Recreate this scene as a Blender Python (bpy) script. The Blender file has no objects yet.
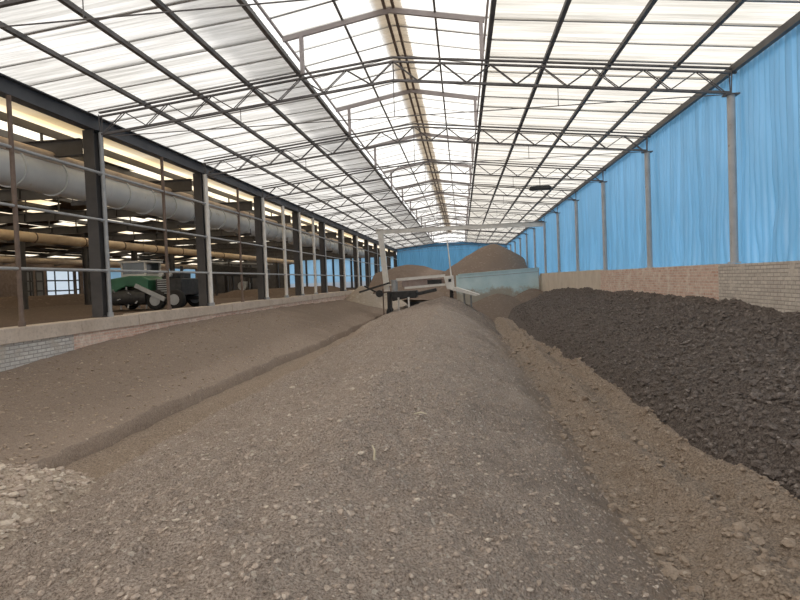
import bpy, math, random
import numpy as np
from mathutils import Matrix, Vector

random.seed(7)
RNG = np.random.RandomState(11)
SC = bpy.context.scene
COL = SC.collection
CH = 2.6                      # eye height above the shed floor

# ------------------------------------------------------------------ helpers
class MB:
    """collects simple solids into one mesh"""
    def __init__(s):
        s.v = []; s.f = []
    def add(s, vs, fs):
        b = len(s.v); s.v += [tuple(v) for v in vs]; s.f += [tuple(b + i for i in f) for f in fs]
    def box(s, lo, hi):
        x0, y0, z0 = lo; x1, y1, z1 = hi
        s.add([(x0,y0,z0),(x1,y0,z0),(x1,y1,z0),(x0,y1,z0),(x0,y0,z1),(x1,y0,z1),(x1,y1,z1),(x0,y1,z1)],
              [(0,3,2,1),(4,5,6,7),(0,1,5,4),(1,2,6,5),(2,3,7,6),(3,0,4,7)])
    def bar(s, p, q, w, h, up=(0,0,1)):
        p = Vector(p); q = Vector(q); d = (q - p).normalized(); u = Vector(up)
        if abs(d.dot(u)) > .98: u = Vector((0,1,0))
        a = d.cross(u).normalized(); b = a.cross(d).normalized()
        a *= w / 2; b *= h / 2
        s.add([p-a-b, p+a-b, p+a+b, p-a+b, q-a-b, q+a-b, q+a+b, q-a+b],
              [(0,3,2,1),(4,5,6,7),(0,1,5,4),(1,2,6,5),(2,3,7,6),(3,0,4,7)])
    def tube(s, p, q, r, n=10, r2=None):
        p = Vector(p); q = Vector(q); d = (q - p).normalized(); r2 = r if r2 is None else r2
        u = Vector((0,0,1)) if abs(d.z) < .9 else Vector((0,1,0))
        a = d.cross(u).normalized(); b = a.cross(d).normalized()
        vs = []
        for c, rr in ((p, r), (q, r2)):
            for k in range(n):
                t = 2 * math.pi * k / n
                vs.append(c + a * (rr * math.cos(t)) + b * (rr * math.sin(t)))
        fs = [(k, (k+1) % n, n + (k+1) % n, n + k) for k in range(n)]
        fs += [tuple(range(n-1, -1, -1)), tuple(range(n, 2*n))]
        s.add(vs, fs)
    def lathe(s, c, axis, prof, n=24):
        """prof: list of (distance along axis, radius)"""
        c = Vector(c); d = Vector(axis).normalized()
        u = Vector((0,0,1)) if abs(d.z) < .9 else Vector((0,1,0))
        a = d.cross(u).normalized(); b = a.cross(d).normalized()
        vs = []
        for (t, r) in prof:
            for k in range(n):
                w = 2 * math.pi * k / n
                vs.append(c + d * t + a * (r * math.cos(w)) + b * (r * math.sin(w)))
        fs = []
        for i in range(len(prof) - 1):
            for k in range(n):
                fs.append((i*n + k, i*n + (k+1) % n, (i+1)*n + (k+1) % n, (i+1)*n + k))
        fs += [tuple(range(n-1, -1, -1)), tuple(range((len(prof)-1)*n, len(prof)*n))]
        s.add(vs, fs)
    def prism(s, poly, axis, a0, a1):
        """poly: 2-D outline swept along 'x','y' or 'z' from a0 to a1"""
        def put(u, v, a):
            return {'x': (a, u, v), 'y': (u, a, v), 'z': (u, v, a)}[axis]
        n = len(poly)
        vs = [put(u, v, a0) for u, v in poly] + [put(u, v, a1) for u, v in poly]
        fs = [(k, (k+1) % n, n + (k+1) % n, n + k) for k in range(n)]
        fs += [tuple(range(n-1, -1, -1)), tuple(range(n, 2*n))]
        s.add(vs, fs)
    def build(s, name, mat, parent=None, smooth=False, bevel=0, loc=None):
        me = bpy.data.meshes.new(name)
        me.from_pydata(s.v, [], s.f)
        import bmesh
        bm = bmesh.new(); bm.from_mesh(me)
        bmesh.ops.recalc_face_normals(bm, faces=bm.faces)
        bm.to_mesh(me); bm.free()
        me.materials.append(mat)
        if smooth:
            me.polygons.foreach_set('use_smooth', [True] * len(me.polygons))
        o = bpy.data.objects.new(name, me); COL.objects.link(o)
        if smooth:
            m = o.modifiers.new('split', 'EDGE_SPLIT'); m.split_angle = math.radians(40)
        if bevel:
            m = o.modifiers.new('bevel', 'BEVEL'); m.width = bevel; m.segments = 2; m.limit_method = 'ANGLE'
        if parent is not None: o.parent = parent
        if loc is not None: o.location = loc
        return o

def raw(name, v, f, mat, parent=None, smooth=True):
    me = bpy.data.meshes.new(name)
    v = np.asarray(v, np.float32); f = np.asarray(f, np.int32)
    n, k = f.shape
    me.vertices.add(len(v)); me.vertices.foreach_set('co', v.ravel())
    me.loops.add(n * k); me.loops.foreach_set('vertex_index', f.ravel())
    me.polygons.add(n)
    me.polygons.foreach_set('loop_start', np.arange(0, n * k, k, dtype=np.int32))
    me.polygons.foreach_set('loop_total', np.full(n, k, np.int32))
    me.polygons.foreach_set('use_smooth', np.full(n, smooth, bool))
    me.update(calc_edges=True); me.validate()
    for m in (mat if isinstance(mat, list) else [mat]): me.materials.append(m)
    o = bpy.data.objects.new(name, me); COL.objects.link(o)
    if parent is not None: o.parent = parent
    return o

def tag(o, label=None, cat=None, group=None, kind=None):
    if label: o['label'] = label
    if cat: o['category'] = cat
    if group: o['group'] = group
    if kind: o['kind'] = kind
    return o

def thing(name, label, cat, loc=(0,0,0), group=None, rz=0):
    o = bpy.data.objects.new(name, None); COL.objects.link(o)
    o.location = loc; o.rotation_euler.z = rz; o.empty_display_size = .2
    return tag(o, label, cat, group)

def copy_tree(o, loc=None, label=None, parent=None):
    c = o.copy(); COL.objects.link(c)
    if parent is not None: c.parent = parent
    if loc is not None: c.location = loc
    if label: c['label'] = label
    for ch in list(o.children): copy_tree(ch, None, None, c)
    return c

ORD = ['first','second','third','fourth','fifth','sixth','seventh','eighth','ninth','tenth','eleventh','twelfth','thirteenth','fourteenth','fifteenth','sixteenth','seventeenth','eighteenth','nineteenth','twentieth']

# vectorised value noise
_T = np.random.RandomState(3).rand(256, 256)
def vn(x, y, s=0):
    x = np.asarray(x, float) + s * 17.37; y = np.asarray(y, float) + s * 7.91
    xi = np.floor(x).astype(int); yi = np.floor(y).astype(int)
    fx = x - xi; fy = y - yi
    fx = fx*fx*(3-2*fx); fy = fy*fy*(3-2*fy)
    g = lambda a, b: _T[a & 255, b & 255]
    return (g(xi,yi)*(1-fx)+g(xi+1,yi)*fx)*(1-fy)+(g(xi,yi+1)*(1-fx)+g(xi+1,yi+1)*fx)*fy - .5
def fbm(x, y, s=0, o=4):
    r = 0; a = 1
    for k in range(o):
        r = r + a * vn(x, y, s + k); x = x*2.03; y = y*2.03; a *= .5
    return r
def lumps(x, y, s=0):
    """rounded clod-like bumps: soft worley cells, 0..1"""
    x = np.asarray(x, float); y = np.asarray(y, float)
    xi = np.floor(x).astype(int); yi = np.floor(y).astype(int)
    best = np.full(x.shape, 9.)
    for dx in (-1,0,1):
        for dy in (-1,0,1):
            a = (xi+dx+s*31) & 255; b = (yi+dy+s*57) & 255
            px = xi+dx+_T[a,b]; py = yi+dy+_T[b,(a+91)&255]
            best = np.minimum(best, (x-px)**2+(y-py)**2)
    return np.clip(1-best*1.3, 0, 1)
def sst(a, b, x):
    t = np.clip((x-a)/(b-a), 0, 1); return t*t*(3-2*t)

# ------------------------------------------------------------------ materials
class N:
    def __init__(s, name):
        s.m = bpy.data.materials.new(name); s.m.use_nodes = True
        s.nt = s.m.node_tree; s.nt.nodes.clear()
        s.out = s.n('ShaderNodeOutputMaterial')
        s.tc = s.n('ShaderNodeTexCoord')
    def n(s, t, **kw):
        x = s.nt.nodes.new(t)
        for k, v in kw.items(): setattr(x, k, v)
        return x
    def l(s, a, b): s.nt.links.new(a, b)
    def setv(s, sock, v):
        if hasattr(v, 'is_linked') or isinstance(v, bpy.types.NodeSocket): s.l(v, sock)
        else: sock.default_value = v
    def mapping(s, scale=(1,1,1), rot=(0,0,0), src=None):
        m = s.n('ShaderNodeMapping'); m.inputs['Scale'].default_value = scale; m.inputs['Rotation'].default_value = rot
        s.l(src or s.tc.outputs['Object'], m.inputs['Vector']); return m.outputs['Vector']
    def noise(s, scale, detail=4, rough=.55, vec=None, dist=0):
        t = s.n('ShaderNodeTexNoise'); t.inputs['Scale'].default_value = scale
        t.inputs['Detail'].default_value = detail; t.inputs['Roughness'].default_value = rough; t.inputs['Distortion'].default_value = dist
        s.l(vec or s.tc.outputs['Object'], t.inputs['Vector']); return t.outputs['Fac']
    def voro(s, scale, vec=None, feature='F1', out='Distance'):
        t = s.n('ShaderNodeTexVoronoi'); t.feature = feature; t.inputs['Scale'].default_value = scale
        s.l(vec or s.tc.outputs['Object'], t.inputs['Vector']); return t.outputs[out]
    def ramp(s, fac, stops):
        r = s.n('ShaderNodeValToRGB'); e = r.color_ramp.elements
        while len(e) < len(stops): e.new(.5)
        for k, (p, c) in enumerate(stops):
            e[k].position = p; e[k].color = (*c, 1) if len(c) == 3 else c
        s.l(fac, r.inputs['Fac']); return r.outputs['Color']
    def mix(s, fac, a, b, mode='MIX'):
        m = s.n('ShaderNodeMix', data_type='RGBA', blend_type=mode)
        for k, v in (('Factor', fac),):
            i = m.inputs[0]
            s.setv(i, v)
        for i, v in ((6, a), (7, b)):
            if isinstance(v, tuple): v = (*v, 1) if len(v) == 3 else v
            s.setv(m.inputs[i], v)
        return m.outputs[2]
    def math(s, op, a, b=0., c=None):
        m = s.n('ShaderNodeMath', operation=op)
        s.setv(m.inputs[0], a); s.setv(m.inputs[1], b)
        if c is not None: s.setv(m.inputs[2], c)
        return m.outputs[0]
    def bump(s, h, strength=.5, dist=.02, nrm=None):
        b = s.n('ShaderNodeBump'); b.inputs['Strength'].default_value = strength; b.inputs['Distance'].default_value = dist
        s.l(h, b.inputs['Height'])
        if nrm: s.l(nrm, b.inputs['Normal'])
        return b.outputs['Normal']
    def bsdf(s, col, rough=.8, metal=0., nrm=None, spec=.3):
        p = s.n('ShaderNodeBsdfPrincipled')
        s.setv(p.inputs['Base Color'], (*col, 1) if isinstance(col, tuple) and len(col) == 3 else col)
        s.setv(p.inputs['Roughness'], rough); s.setv(p.inputs['Metallic'], metal)
        p.inputs['Specular IOR Level'].default_value = spec
        if nrm: s.l(nrm, p.inputs['Normal'])
        return p.outputs['BSDF']
    def done(s, sh):
        s.l(sh, s.out.inputs['Surface']); return s.m

def paint(name, c1, c2, scale=3., rough=.6, metal=0., spec=.3, rust=None, rust_amt=.55):
    n = N(name)
    f = n.noise(scale, 5, .6)
    col = n.ramp(f, [(.3, c1), (.7, c2)])
    if rust:
        r = n.noise(scale * 2.3, 6, .7)
        k = n.ramp(r, [(rust_amt, (0,0,0)), (rust_amt + .1, (1,1,1))])
        col = n.mix(k, col, rust)
    return n.done(n.bsdf(col, rough, metal, None, spec))

def soil(name, base, light, dark, grain=60., speck=.5, bump=1., bdist=.012, straw=None, spk_hi=.93, foot=None, damp=None, grade_y=(.48, .62, .75)):
    n = N(name)
    big = n.noise(.55, 4, .6); mid = n.noise(7., 6, .7); fine = n.noise(grain, 4, .75)
    col = n.ramp(big, [(.3, base), (.72, tuple(b * .85 + l * .15 for b, l in zip(base, light)))])
    col = n.mix(n.ramp(mid, [(.35, (0,0,0)), (.75, (1,1,1))]), col, tuple(b * .72 + d * .28 for b, d in zip(base, dark)))
    col = n.mix(n.ramp(fine, [(.36, (speck,)*3), (.52, (0,0,0))]), col, dark)
    col = n.mix(n.ramp(fine, [(.55, (0,0,0)), (.72, (speck,)*3)]), col, light)
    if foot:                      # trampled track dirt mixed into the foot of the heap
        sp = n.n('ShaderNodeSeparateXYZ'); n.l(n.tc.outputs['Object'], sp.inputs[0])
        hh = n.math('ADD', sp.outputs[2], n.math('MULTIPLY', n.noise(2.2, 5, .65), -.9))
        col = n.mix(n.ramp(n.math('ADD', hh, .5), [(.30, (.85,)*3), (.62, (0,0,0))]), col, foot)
    if damp:                      # darker, greyer tone growing with x and y, broken up by noise
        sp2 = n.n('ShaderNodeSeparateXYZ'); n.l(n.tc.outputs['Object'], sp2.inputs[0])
        q = n.math('ADD', n.math('MULTIPLY', sp2.outputs[0], .16), n.ramp(n.math('MULTIPLY', sp2.outputs[1], .02), [(grade_y[0], (0,0,0)), (grade_y[1], (grade_y[2],)*3)]))
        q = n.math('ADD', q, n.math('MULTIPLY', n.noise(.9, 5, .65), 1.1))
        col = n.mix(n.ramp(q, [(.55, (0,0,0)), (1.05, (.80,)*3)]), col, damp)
    vc = n.voro(grain * .55, out='Color')
    sep = n.n('ShaderNodeSeparateColor'); n.l(vc, sep.inputs[0])
    col = n.mix(n.ramp(sep.outputs[0], [(spk_hi, (0,0,0)), (spk_hi + .03, (.75,)*3)]), col, straw or light)
    h = n.math('ADD', n.math('MULTIPLY', n.voro(grain * .4), -.9), n.math('MULTIPLY', n.noise(grain * .6, 5, .7), 1.2))
    nrm = n.bump(h, bump, bdist)
    return n.done(n.bsdf(col, .95, 0, nrm, .1))

def translucent(name, tcol, dcol, mixf=.5, streak=None, panel=None, transp=0.):
    """thin sheet that lets daylight through"""
    n = N(name)
    t = n.n('ShaderNodeBsdfTranslucent'); d = n.n('ShaderNodeBsdfDiffuse')
    tc = (*tcol, 1); dc = (*dcol, 1)
    if streak:
        sx, sy, sz, lo = streak
        f = n.noise(1., 6, .65, n.mapping((sx, sy, sz)))
        k = n.ramp(f, [(.30, (lo, lo, lo * .97)), (.62, (1,1,1))])
        big = n.ramp(n.noise(.35, 3, .5), [(.3, (.9,.89,.87)), (.7, (1,1,1))])
        k = n.mix(1., k, big, 'MULTIPLY')
        tc = n.mix(1., k, tc, 'MULTIPLY')
    n.setv(t.inputs['Color'], tc); n.setv(d.inputs['Color'], dc)
    mx = n.n('ShaderNodeMixShader'); mx.inputs[0].default_value = mixf
    n.l(t.outputs[0], mx.inputs[1]); n.l(d.outputs[0], mx.inputs[2])
    return n, mx

M = {}
n, mx = translucent('roof_sheet', (.72,.715,.71), (.72,.71,.69), .28, (.35, 9., 1., .46)); M['roof'] = n.done(mx.outputs[0])
n, mx = translucent('roof_sheet_warm', (.72,.70,.665), (.72,.69,.65), .28, (.35, 9., 1., .54)); M['roof_warm'] = n.done(mx.outputs[0])
n, mx = translucent('monitor_sheet', (.82,.82,.82), (.8,.8,.8), .2, (.35, 8., 1., .78)); M['monitor'] = n.done(mx.outputs[0])
n, mx = translucent('ridge_cap_sheet', (.62,.52,.40), (.6,.5,.4), .4, (6., .4, 1., .8)); M['cap'] = n.done(mx.outputs[0])
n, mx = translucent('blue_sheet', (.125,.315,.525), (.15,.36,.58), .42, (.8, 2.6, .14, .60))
gl = n.n('ShaderNodeBsdfGlossy'); gl.inputs['Roughness'].default_value = .28; gl.inputs['Color'].default_value = (.9,.95,1,1)
m2 = n.n('ShaderNodeMixShader'); m2.inputs[0].default_value = .10; n.l(mx.outputs[0], m2.inputs[1]); n.l(gl.outputs[0], m2.inputs[2])
M['blue'] = n.done(m2.outputs[0])
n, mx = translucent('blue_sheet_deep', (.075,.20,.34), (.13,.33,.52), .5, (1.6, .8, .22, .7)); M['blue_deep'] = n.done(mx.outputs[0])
n, mx = translucent('blue_sheet_bright', (.46,.63,.78), (.4,.58,.74), .22, (.6, .6, .3, .8)); M['blue_bright'] = n.done(mx.outputs[0])
n, mx = translucent('pale_sheet', (.52,.56,.62), (.6,.62,.66), .3); M['pale'] = n.done(mx.outputs[0])
n, mx = translucent('milky_pane', (.70,.76,.82), (.7,.75,.8), .15); M['milky'] = n.done(mx.outputs[0])
n, mx = translucent('dim_pane', (.16,.155,.15), (.3,.29,.28), .5); M['dim'] = n.done(mx.outputs[0])

# side hall roof: opaque sheets with tan skylight panels let in among them
n = N('side_hall_roof')
v = n.mapping((1,1,1), (0,0,math.pi/2))
br = n.n('ShaderNodeTexBrick'); br.offset = .5
for k, val in (('Scale', 1.), ('Mortar Size', .06), ('Brick Width', 2.3), ('Row Height', .8), ('Bias', 0.)): br.inputs[k].default_value = val
br.inputs['Color1'].default_value = (0,0,0,1); br.inputs['Color2'].default_value = (1,1,1,1); br.inputs['Mortar'].default_value = (0,0,0,1)
n.l(v, br.inputs['Vector'])
sp = n.n('ShaderNodeSeparateXYZ'); n.l(n.tc.outputs['Object'], sp.inputs[0])
near = n.ramp(n.math('MULTIPLY', sp.outputs[0], -.05), [(.58, (.55,)*3), (.581, (0,0,0))])
sel = n.ramp(n.math('ADD', br.outputs['Color'], near), [(.40, (0,0,0)), (.42, (1,1,1))])
t = n.n('ShaderNodeBsdfTranslucent')
n.l(n.ramp(n.noise(.25, 3), [(.35, (.60,.46,.27)), (.6, (.80,.74,.62))]), t.inputs['Color'])
d = n.n('ShaderNodeBsdfDiffuse'); d.inputs['Color'].default_value = (.11,.09,.075,1)
mx = n.n('ShaderNodeMixShader'); n.l(sel, mx.inputs[0]); n.l(d.outputs[0], mx.inputs[1]); n.l(t.outputs[0], mx.inputs[2])
M['hall_roof'] = n.done(mx.outputs[0])

M['seam'] = paint('lap_strip', (.42,.41,.40), (.52,.51,.49), 2, .8)
M['truss'] = paint('truss_steel', (.10,.092,.09), (.17,.155,.15), 4, .6, .0, .3, (.20,.12,.08), .62)
M['purlin'] = paint('purlin_steel', (.10,.095,.092), (.16,.148,.142), 2, .6, .0, .3)
M['monitor_steel'] = paint('monitor_steel', (.26,.225,.22), (.34,.30,.29), 2, .6)
M['dark_steel'] = paint('dark_steel', (.040,.036,.035), (.080,.073,.070), 1.5, .55, 0, .35, (.10,.065,.045), .66)
M['girder'] = paint('girder_paint', (.050,.053,.062), (.085,.088,.098), 1.2, .5)
M['brown_steel'] = paint('brown_steel', (.12,.085,.068), (.21,.155,.125), 4, .7)
M['grey_pipe'] = paint('grey_pipe', (.30,.31,.32), (.40,.40,.40), 5, .5, 0, .4, (.25,.18,.13), .64)
M['white_pipe'] = paint('white_pipe', (.66,.62,.57), (.80,.77,.72), 4, .5, 0, .4, (.4,.33,.27), .66)
M['column'] = paint('column_paint', (.40,.385,.375), (.54,.52,.50), 3, .6, 0, .3, (.30,.23,.18), .62)
M['duct'] = paint('duct_grey', (.50,.515,.52), (.62,.63,.62), 1.4, .45, 0, .4, (.42,.36,.30), .62)
M['duct_yellow'] = paint('duct_yellow', (.54,.40,.26), (.70,.55,.38), 1.2, .55)
M['lagging'] = paint('lagging', (.42,.33,.26), (.55,.46,.37), 3, .9)
M['white_paint'] = paint('white_paint', (.66,.62,.57), (.80,.76,.70), 2.5, .55, 0, .3, (.38,.31,.25), .62)
M['offwhite'] = paint('offwhite_machine', (.48,.45,.42), (.62,.59,.55), 4, .6, 0, .3, (.30,.20,.14), .58)
M['machine_dark'] = paint('machine_dark', (.02,.02,.022), (.05,.048,.046), 5, .5)
M['rubber'] = paint('rubber', (.015,.015,.015), (.03,.028,.026), 6, .8)
M['red_grey'] = paint('red_grey', (.30,.21,.18), (.40,.33,.30), 4, .6)
M['green'] = paint('green_paint', (.018,.085,.045), (.035,.13,.07), 2, .45, 0, .4, (.08,.07,.05), .66)
M['glass_dark'] = paint('cab_glass', (.05,.06,.065), (.09,.10,.105), 2, .15, 0, .5)
M['lens'] = paint('lamp_lens', (.35,.35,.34), (.45,.45,.44), 3, .2)
M['aqua'] = None

# light blue bay wall, muddy stains near its foot
n = N('bay_wall_paint')
base = n.ramp(n.noise(1.2, 5), [(.3, (.50,.68,.71)), (.7, (.66,.81,.83))])
st = n.noise(.55, 7, .75)
sepx = n.n('ShaderNodeSeparateXYZ'); n.l(n.tc.outputs['Object'], sepx.inputs[0])
low = n.math('SUBTRACT', 1.75, sepx.outputs[2])
k = n.ramp(n.math('ADD', st, n.math('MULTIPLY', low, .28)), [(.46, (0,0,0)), (.58, (.85,)*3)])
n2 = n.mix(k, base, (.40,.33,.25))
M['aqua'] = n.done(n.bsdf(n2, .75))

def brickmat(name, c1, c2, mortar, wear, wear_amt=.55, plaster_bump=.6):
    n = N(name)
    sx = n.n('ShaderNodeSeparateXYZ'); n.l(n.tc.outputs['Object'], sx.inputs[0])
    cb = n.n('ShaderNodeCombineXYZ'); n.l(sx.outputs[1], cb.inputs[0]); n.l(sx.outputs[2], cb.inputs[1])
    b = n.n('ShaderNodeTexBrick')
    b.inputs['Scale'].default_value = 1.; b.inputs['Brick Width'].default_value = .25; b.inputs['Row Height'].default_value = .075
    b.inputs['Mortar Size'].default_value = .011; b.inputs['Mortar Smooth'].default_value = .3
    b.inputs['Color1'].default_value = (*c1, 1); b.inputs['Color2'].default_value = (*c2, 1); b.inputs['Mortar'].default_value = (*mortar, 1)
    wv = n.noise(9, 3); 
    n.l(cb.outputs[0], b.inputs['Vector'])
    w = n.noise(2.2, 6, .7)
    col = n.mix(n.ramp(w, [(wear_amt, (0,0,0)), (wear_amt + .12, (1,1,1))]), b.outputs['Color'], wear)
    col = n.mix(n.ramp(n.noise(14, 4, .7), [(.35, (.35,)*3), (.6, (0,0,0))]), col, tuple(x * .55 for x in c1))
    h = n.math('SUBTRACT', n.noise(18, 4), b.outputs['Fac'])
    return n.done(n.bsdf(col, .9, 0, n.bump(h, plaster_bump, .02), .15))
M['brick_red'] = brickmat('red_brick', (.64,.40,.31), (.80,.60,.49), (.74,.65,.56), (.82,.71,.61), .50)
M['brick_grey'] = brickmat('grey_brick', (.58,.51,.445), (.72,.645,.565), (.38,.33,.285), (.70,.62,.54), .52)
M['brick_white'] = brickmat('whitewashed_brick', (.60,.57,.535), (.74,.71,.67), (.38,.355,.325), (.55,.49,.43), .54)
n = N('plaster')
c = n.ramp(n.noise(1.6, 6, .65), [(.3, (.50,.41,.335)), (.7, (.64,.545,.46))])
c = n.mix(n.ramp(n.noise(12, 4, .7), [(.3, (.4,)*3), (.5, (0,0,0))]), c, (.25,.20,.165))
M['plaster'] = n.done(n.bsdf(c, .9, 0, n.bump(n.noise(25, 5), .4, .01), .15))
n = N('plaster_pale')
c = n.ramp(n.noise(1.2, 6, .65), [(.3, (.60,.50,.40)), (.7, (.74,.64,.53))])
M['plaster_pale'] = n.done(n.bsdf(c, .9, 0, n.bump(n.noise(25, 5), .3, .01), .15))
M['concrete'] = paint('concrete', (.34,.30,.26), (.46,.42,.38), 3, .9)

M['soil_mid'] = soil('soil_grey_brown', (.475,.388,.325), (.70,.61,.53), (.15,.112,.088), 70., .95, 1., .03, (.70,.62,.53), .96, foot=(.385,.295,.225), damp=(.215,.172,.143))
M['soil_left'] = soil('soil_smooth_brown', (.300,.235,.188), (.40,.325,.265), (.145,.11,.084), 45., .6, 1., .015, (.54,.45,.36), .985, damp=(.20,.152,.118), grade_y=(.24, .75, 2.7))
M['soil_dark'] = soil('soil_dark', (.165,.136,.120), (.31,.265,.235), (.04,.031,.027), 34., .85, 1., .04, (.3,.26,.23), .98)
M['soil_track'] = soil('soil_track', (.375,.292,.225), (.55,.455,.365), (.125,.092,.067), 45., .85, 1., .03, (.54,.45,.36), .97)
M['soil_far'] = soil('soil_far', (.225,.17,.135), (.29,.23,.185), (.14,.105,.08), 14., .4, .7, .04)
M['soil_brown'] = soil('soil_brown', (.20,.152,.12), (.28,.22,.18), (.10,.075,.058), 24., .6, .8, .03)
M['soil_hall'] = soil('soil_hall', (.10,.072,.056), (.15,.11,.085), (.05,.036,.028), 12., .4, .6, .03)
M['soil_pale'] = soil('soil_pale', (.37,.31,.25), (.46,.40,.33), (.22,.18,.14), 14., .4, .6, .03)
M['rubble'] = soil('soil_rubble', (.42,.345,.275), (.62,.54,.455), (.19,.14,.105), 40., .8, 1., .02, (.68,.60,.51), .93)
M['clod_mid'] = soil('clod_mid', (.46,.375,.31), (.63,.54,.46), (.22,.168,.13), 50., .5, .6, .01)
M['clod_track'] = soil('clod_track', (.385,.30,.23), (.52,.43,.345), (.18,.135,.10), 50., .5, .6, .01)
M['clod_dark'] = soil('clod_dark', (.185,.154,.136), (.33,.285,.255), (.05,.04,.036), 50., .5, .6, .01)
M['clod_pale'] = soil('clod_pale', (.60,.51,.42), (.70,.62,.53), (.28,.23,.18), 40., .4, .6, .01)
M['straw'] = paint('straw', (.50,.43,.30), (.62,.55,.42), 8, .8)

# ------------------------------------------------------------------ terrain
def ygrid(y0, y1, near=.036, k=.0048):
    ys = [y0]
    while ys[-1] < y1:
        y = ys[-1]
        st = .25 if y < 1.4 else max(near, k * y)
        ys.append(min(y + st, y1))
    return np.array(ys)

def heightfield(name, xs, ys, fn, mat, parent=None, cull=None):
    X, Y = np.meshgrid(xs, ys); Z = fn(X, Y)
    ny, nx = X.shape
    v = np.stack([X, Y, Z], -1).reshape(-1, 3)
    idx = np.arange(ny * nx).reshape(ny, nx)
    f = np.stack([idx[:-1,:-1], idx[:-1,1:], idx[1:,1:], idx[1:,:-1]], -1).reshape(-1, 4)
    if cull is not None:
        g = floor_h(X, Y).ravel() if cull == 'floor' else np.full(X.size, cull)
        f = f[((Z.ravel() - g)[f] > -.06).any(1)]
        used = np.unique(f); rm = np.zeros(len(v), int); rm[used] = np.arange(len(used)); v = v[used]; f = rm[f]
    return raw(name, v, f, mat, parent)

def heap_toe(y):
    return np.interp(y, [2, 6.7, 8.6, 11, 20, 26, 40, 47], [3.6, 3.5, 3.25, 3.27, 3.1, 2.85, 2.7, 3.4]) + .16 * fbm(y * .7, y * 0 + 5., 40, 3)

def floor_h(x, y):
    """packed dirt: lower in the wheel track, a little higher in the furrow on the other side"""
    z = .30 * sst(1.0, -4.2, x)
    e = fbm(x * .5, y * .22, 5, 3)
    z = z + .17 * np.exp(-((x + 4.42 + .12 * fbm(y * .6, y * 0, 8, 3)) / .17) ** 2) * sst(6.5, 7.5, y) * sst(18, 13, y)
    tr = sst(1.1, 1.6, x) * sst(3.7, 3.2, x)
    cx = 2.35 + .25 * e
    for off, w, dp in ((-.55, .26, .10), (.50, .24, .11)):
        z = z - tr * dp * np.exp(-((x - cx - off) / w) ** 2)
    z = z + tr * .11 * np.exp(-((x - cx + .02) / .20) ** 2)
    z = z + .10 * np.exp(-((x - heap_toe(y) + .06) / .13) ** 2) * sst(46, 40, y) * (y > 2)
    tread = np.maximum(0, np.sin(y * 2 * math.pi / .31 + 3 * np.abs(x - cx - .5)))
    z = z - tr * .028 * tread * np.exp(-((x - cx - .5) / .22) ** 2)
    cl = lumps(x * 6.5, y * 6.5, 2) * sst(.0, .25, fbm(x * 1.1, y * .8, 9, 3) + .05)
    z = z + tr * (.085 * cl + .075 * fbm(x * 5, y * 5, 4, 3)) + .03 * fbm(x * 2.3, y * 2.3, 6, 4)
    return z

def mid_h(x, y):
    """long rounded windrow down the middle"""
    wob = .22 * fbm(y * .16, y * 0 + 3.1, 12, 3)
    cx = -1.0 + wob + .55 * sst(22, 31, y) * 0
    h = (1.36 * (1 - .06 * sst(8, 2, y)) + .12 * sst(24, 32, y)) * sst(41., 37.0, y)
    xl = -4.55 + .18 * fbm(y * .5, y * 0, 14, 3) - .8 * sst(22, 32, y)
    xr = 1.62 + .22 * fbm(y * .4, y * 0, 15, 3)
    d = x - cx
    tl = np.clip(-d / (cx - xl), 0, 1.3); tr = np.clip(d / (xr - cx), 0, 1.3)
    t = np.where(d < 0, tl, tr)
    prof = np.where(d < 0, 1 - .80 * t ** 1.12 - .20 * t ** 2.6, 1 - .62 * t ** 1.15 - .38 * t ** 2.4)
    r = np.sqrt(np.clip(prof, -1, 1) ** 2 + .0) * np.sign(prof)
    base = .30 * sst(1.0, -4.2, x)
    z = base + (h - base) * r
    amp = sst(-.1, .25, r)
    z = z + amp * (.17 * fbm(x * .7, y * .5, 20, 4) + .075 * fbm(x * 4.5, y * 4.5, 21, 4) + .045 * lumps(x * 9, y * 9, 22) * (.4 + sst(-.1, .3, fbm(x * .9, y * .9, 23, 3))) )
    # slipped ledge on the track side
    z = z - .08 * sst(.35, .5, tr) * sst(.75, .6, tr) * (d > 0) * sst(-.2, .2, fbm(y * .6, x * 0, 24, 3))
    return np.where(t > 1.12, z - .3, z)

def left_h(x, y):
    """shallow smooth heap against the low wall, cut off steeply along the furrow"""
    top = np.interp(y, [4, 7, 10.3, 12.3, 15.7, 19.7, 27.7, 41.7, 47], [1.0, 1.08, 1.23, 1.37, 1.51, 1.58, 1.58, 1.42, 1.0])
    toe = -5.32 + .10 * fbm(y * .7, y * 0 + 1.7, 30, 3) + .25 * sst(16, 22, y)
    u = np.clip((toe - x) / (toe + 8.6), 0, 1)
    edge = .52
    z = edge + (top - edge) * (1 - (1 - u) ** 1.25)
    z = z + .05 * fbm(x * .8, y * .6, 31, 4) + .022 * fbm(x * 5, y * 5, 32, 4)
    cut = sst(.0, -.045, x - toe + .05 * fbm(y * 3, x * 3, 33, 2))
    z = .20 + (z - .20) * cut
    z = z * sst(48, 44, y) 
    return z - (x - toe > .12) * .4

def right_h(x, y):
    toe = heap_toe(y)
    top = np.interp(y, [2, 8, 11, 14.4, 26, 37, 44, 47], [1.55, 1.75, 1.86, 1.93, 1.96, 1.86, 1.5, .6])
    u = np.clip((x - toe) / (5.95 - toe), -.2, 1.1)
    z = top * np.where(u < 0, u, u ** .82 * (1 - .06 * u))
    amp = sst(-.02, .15, u)
    z = z + amp * (.16 * fbm(x * .6, y * .5, 41, 4) + .07 * fbm(x * 3.5, y * 3.5, 42, 4) + .055 * lumps(x * 6.5, y * 6.5, 43) + .03 * lumps(x * 13, y * 13, 44))
    return z + .02

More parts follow.
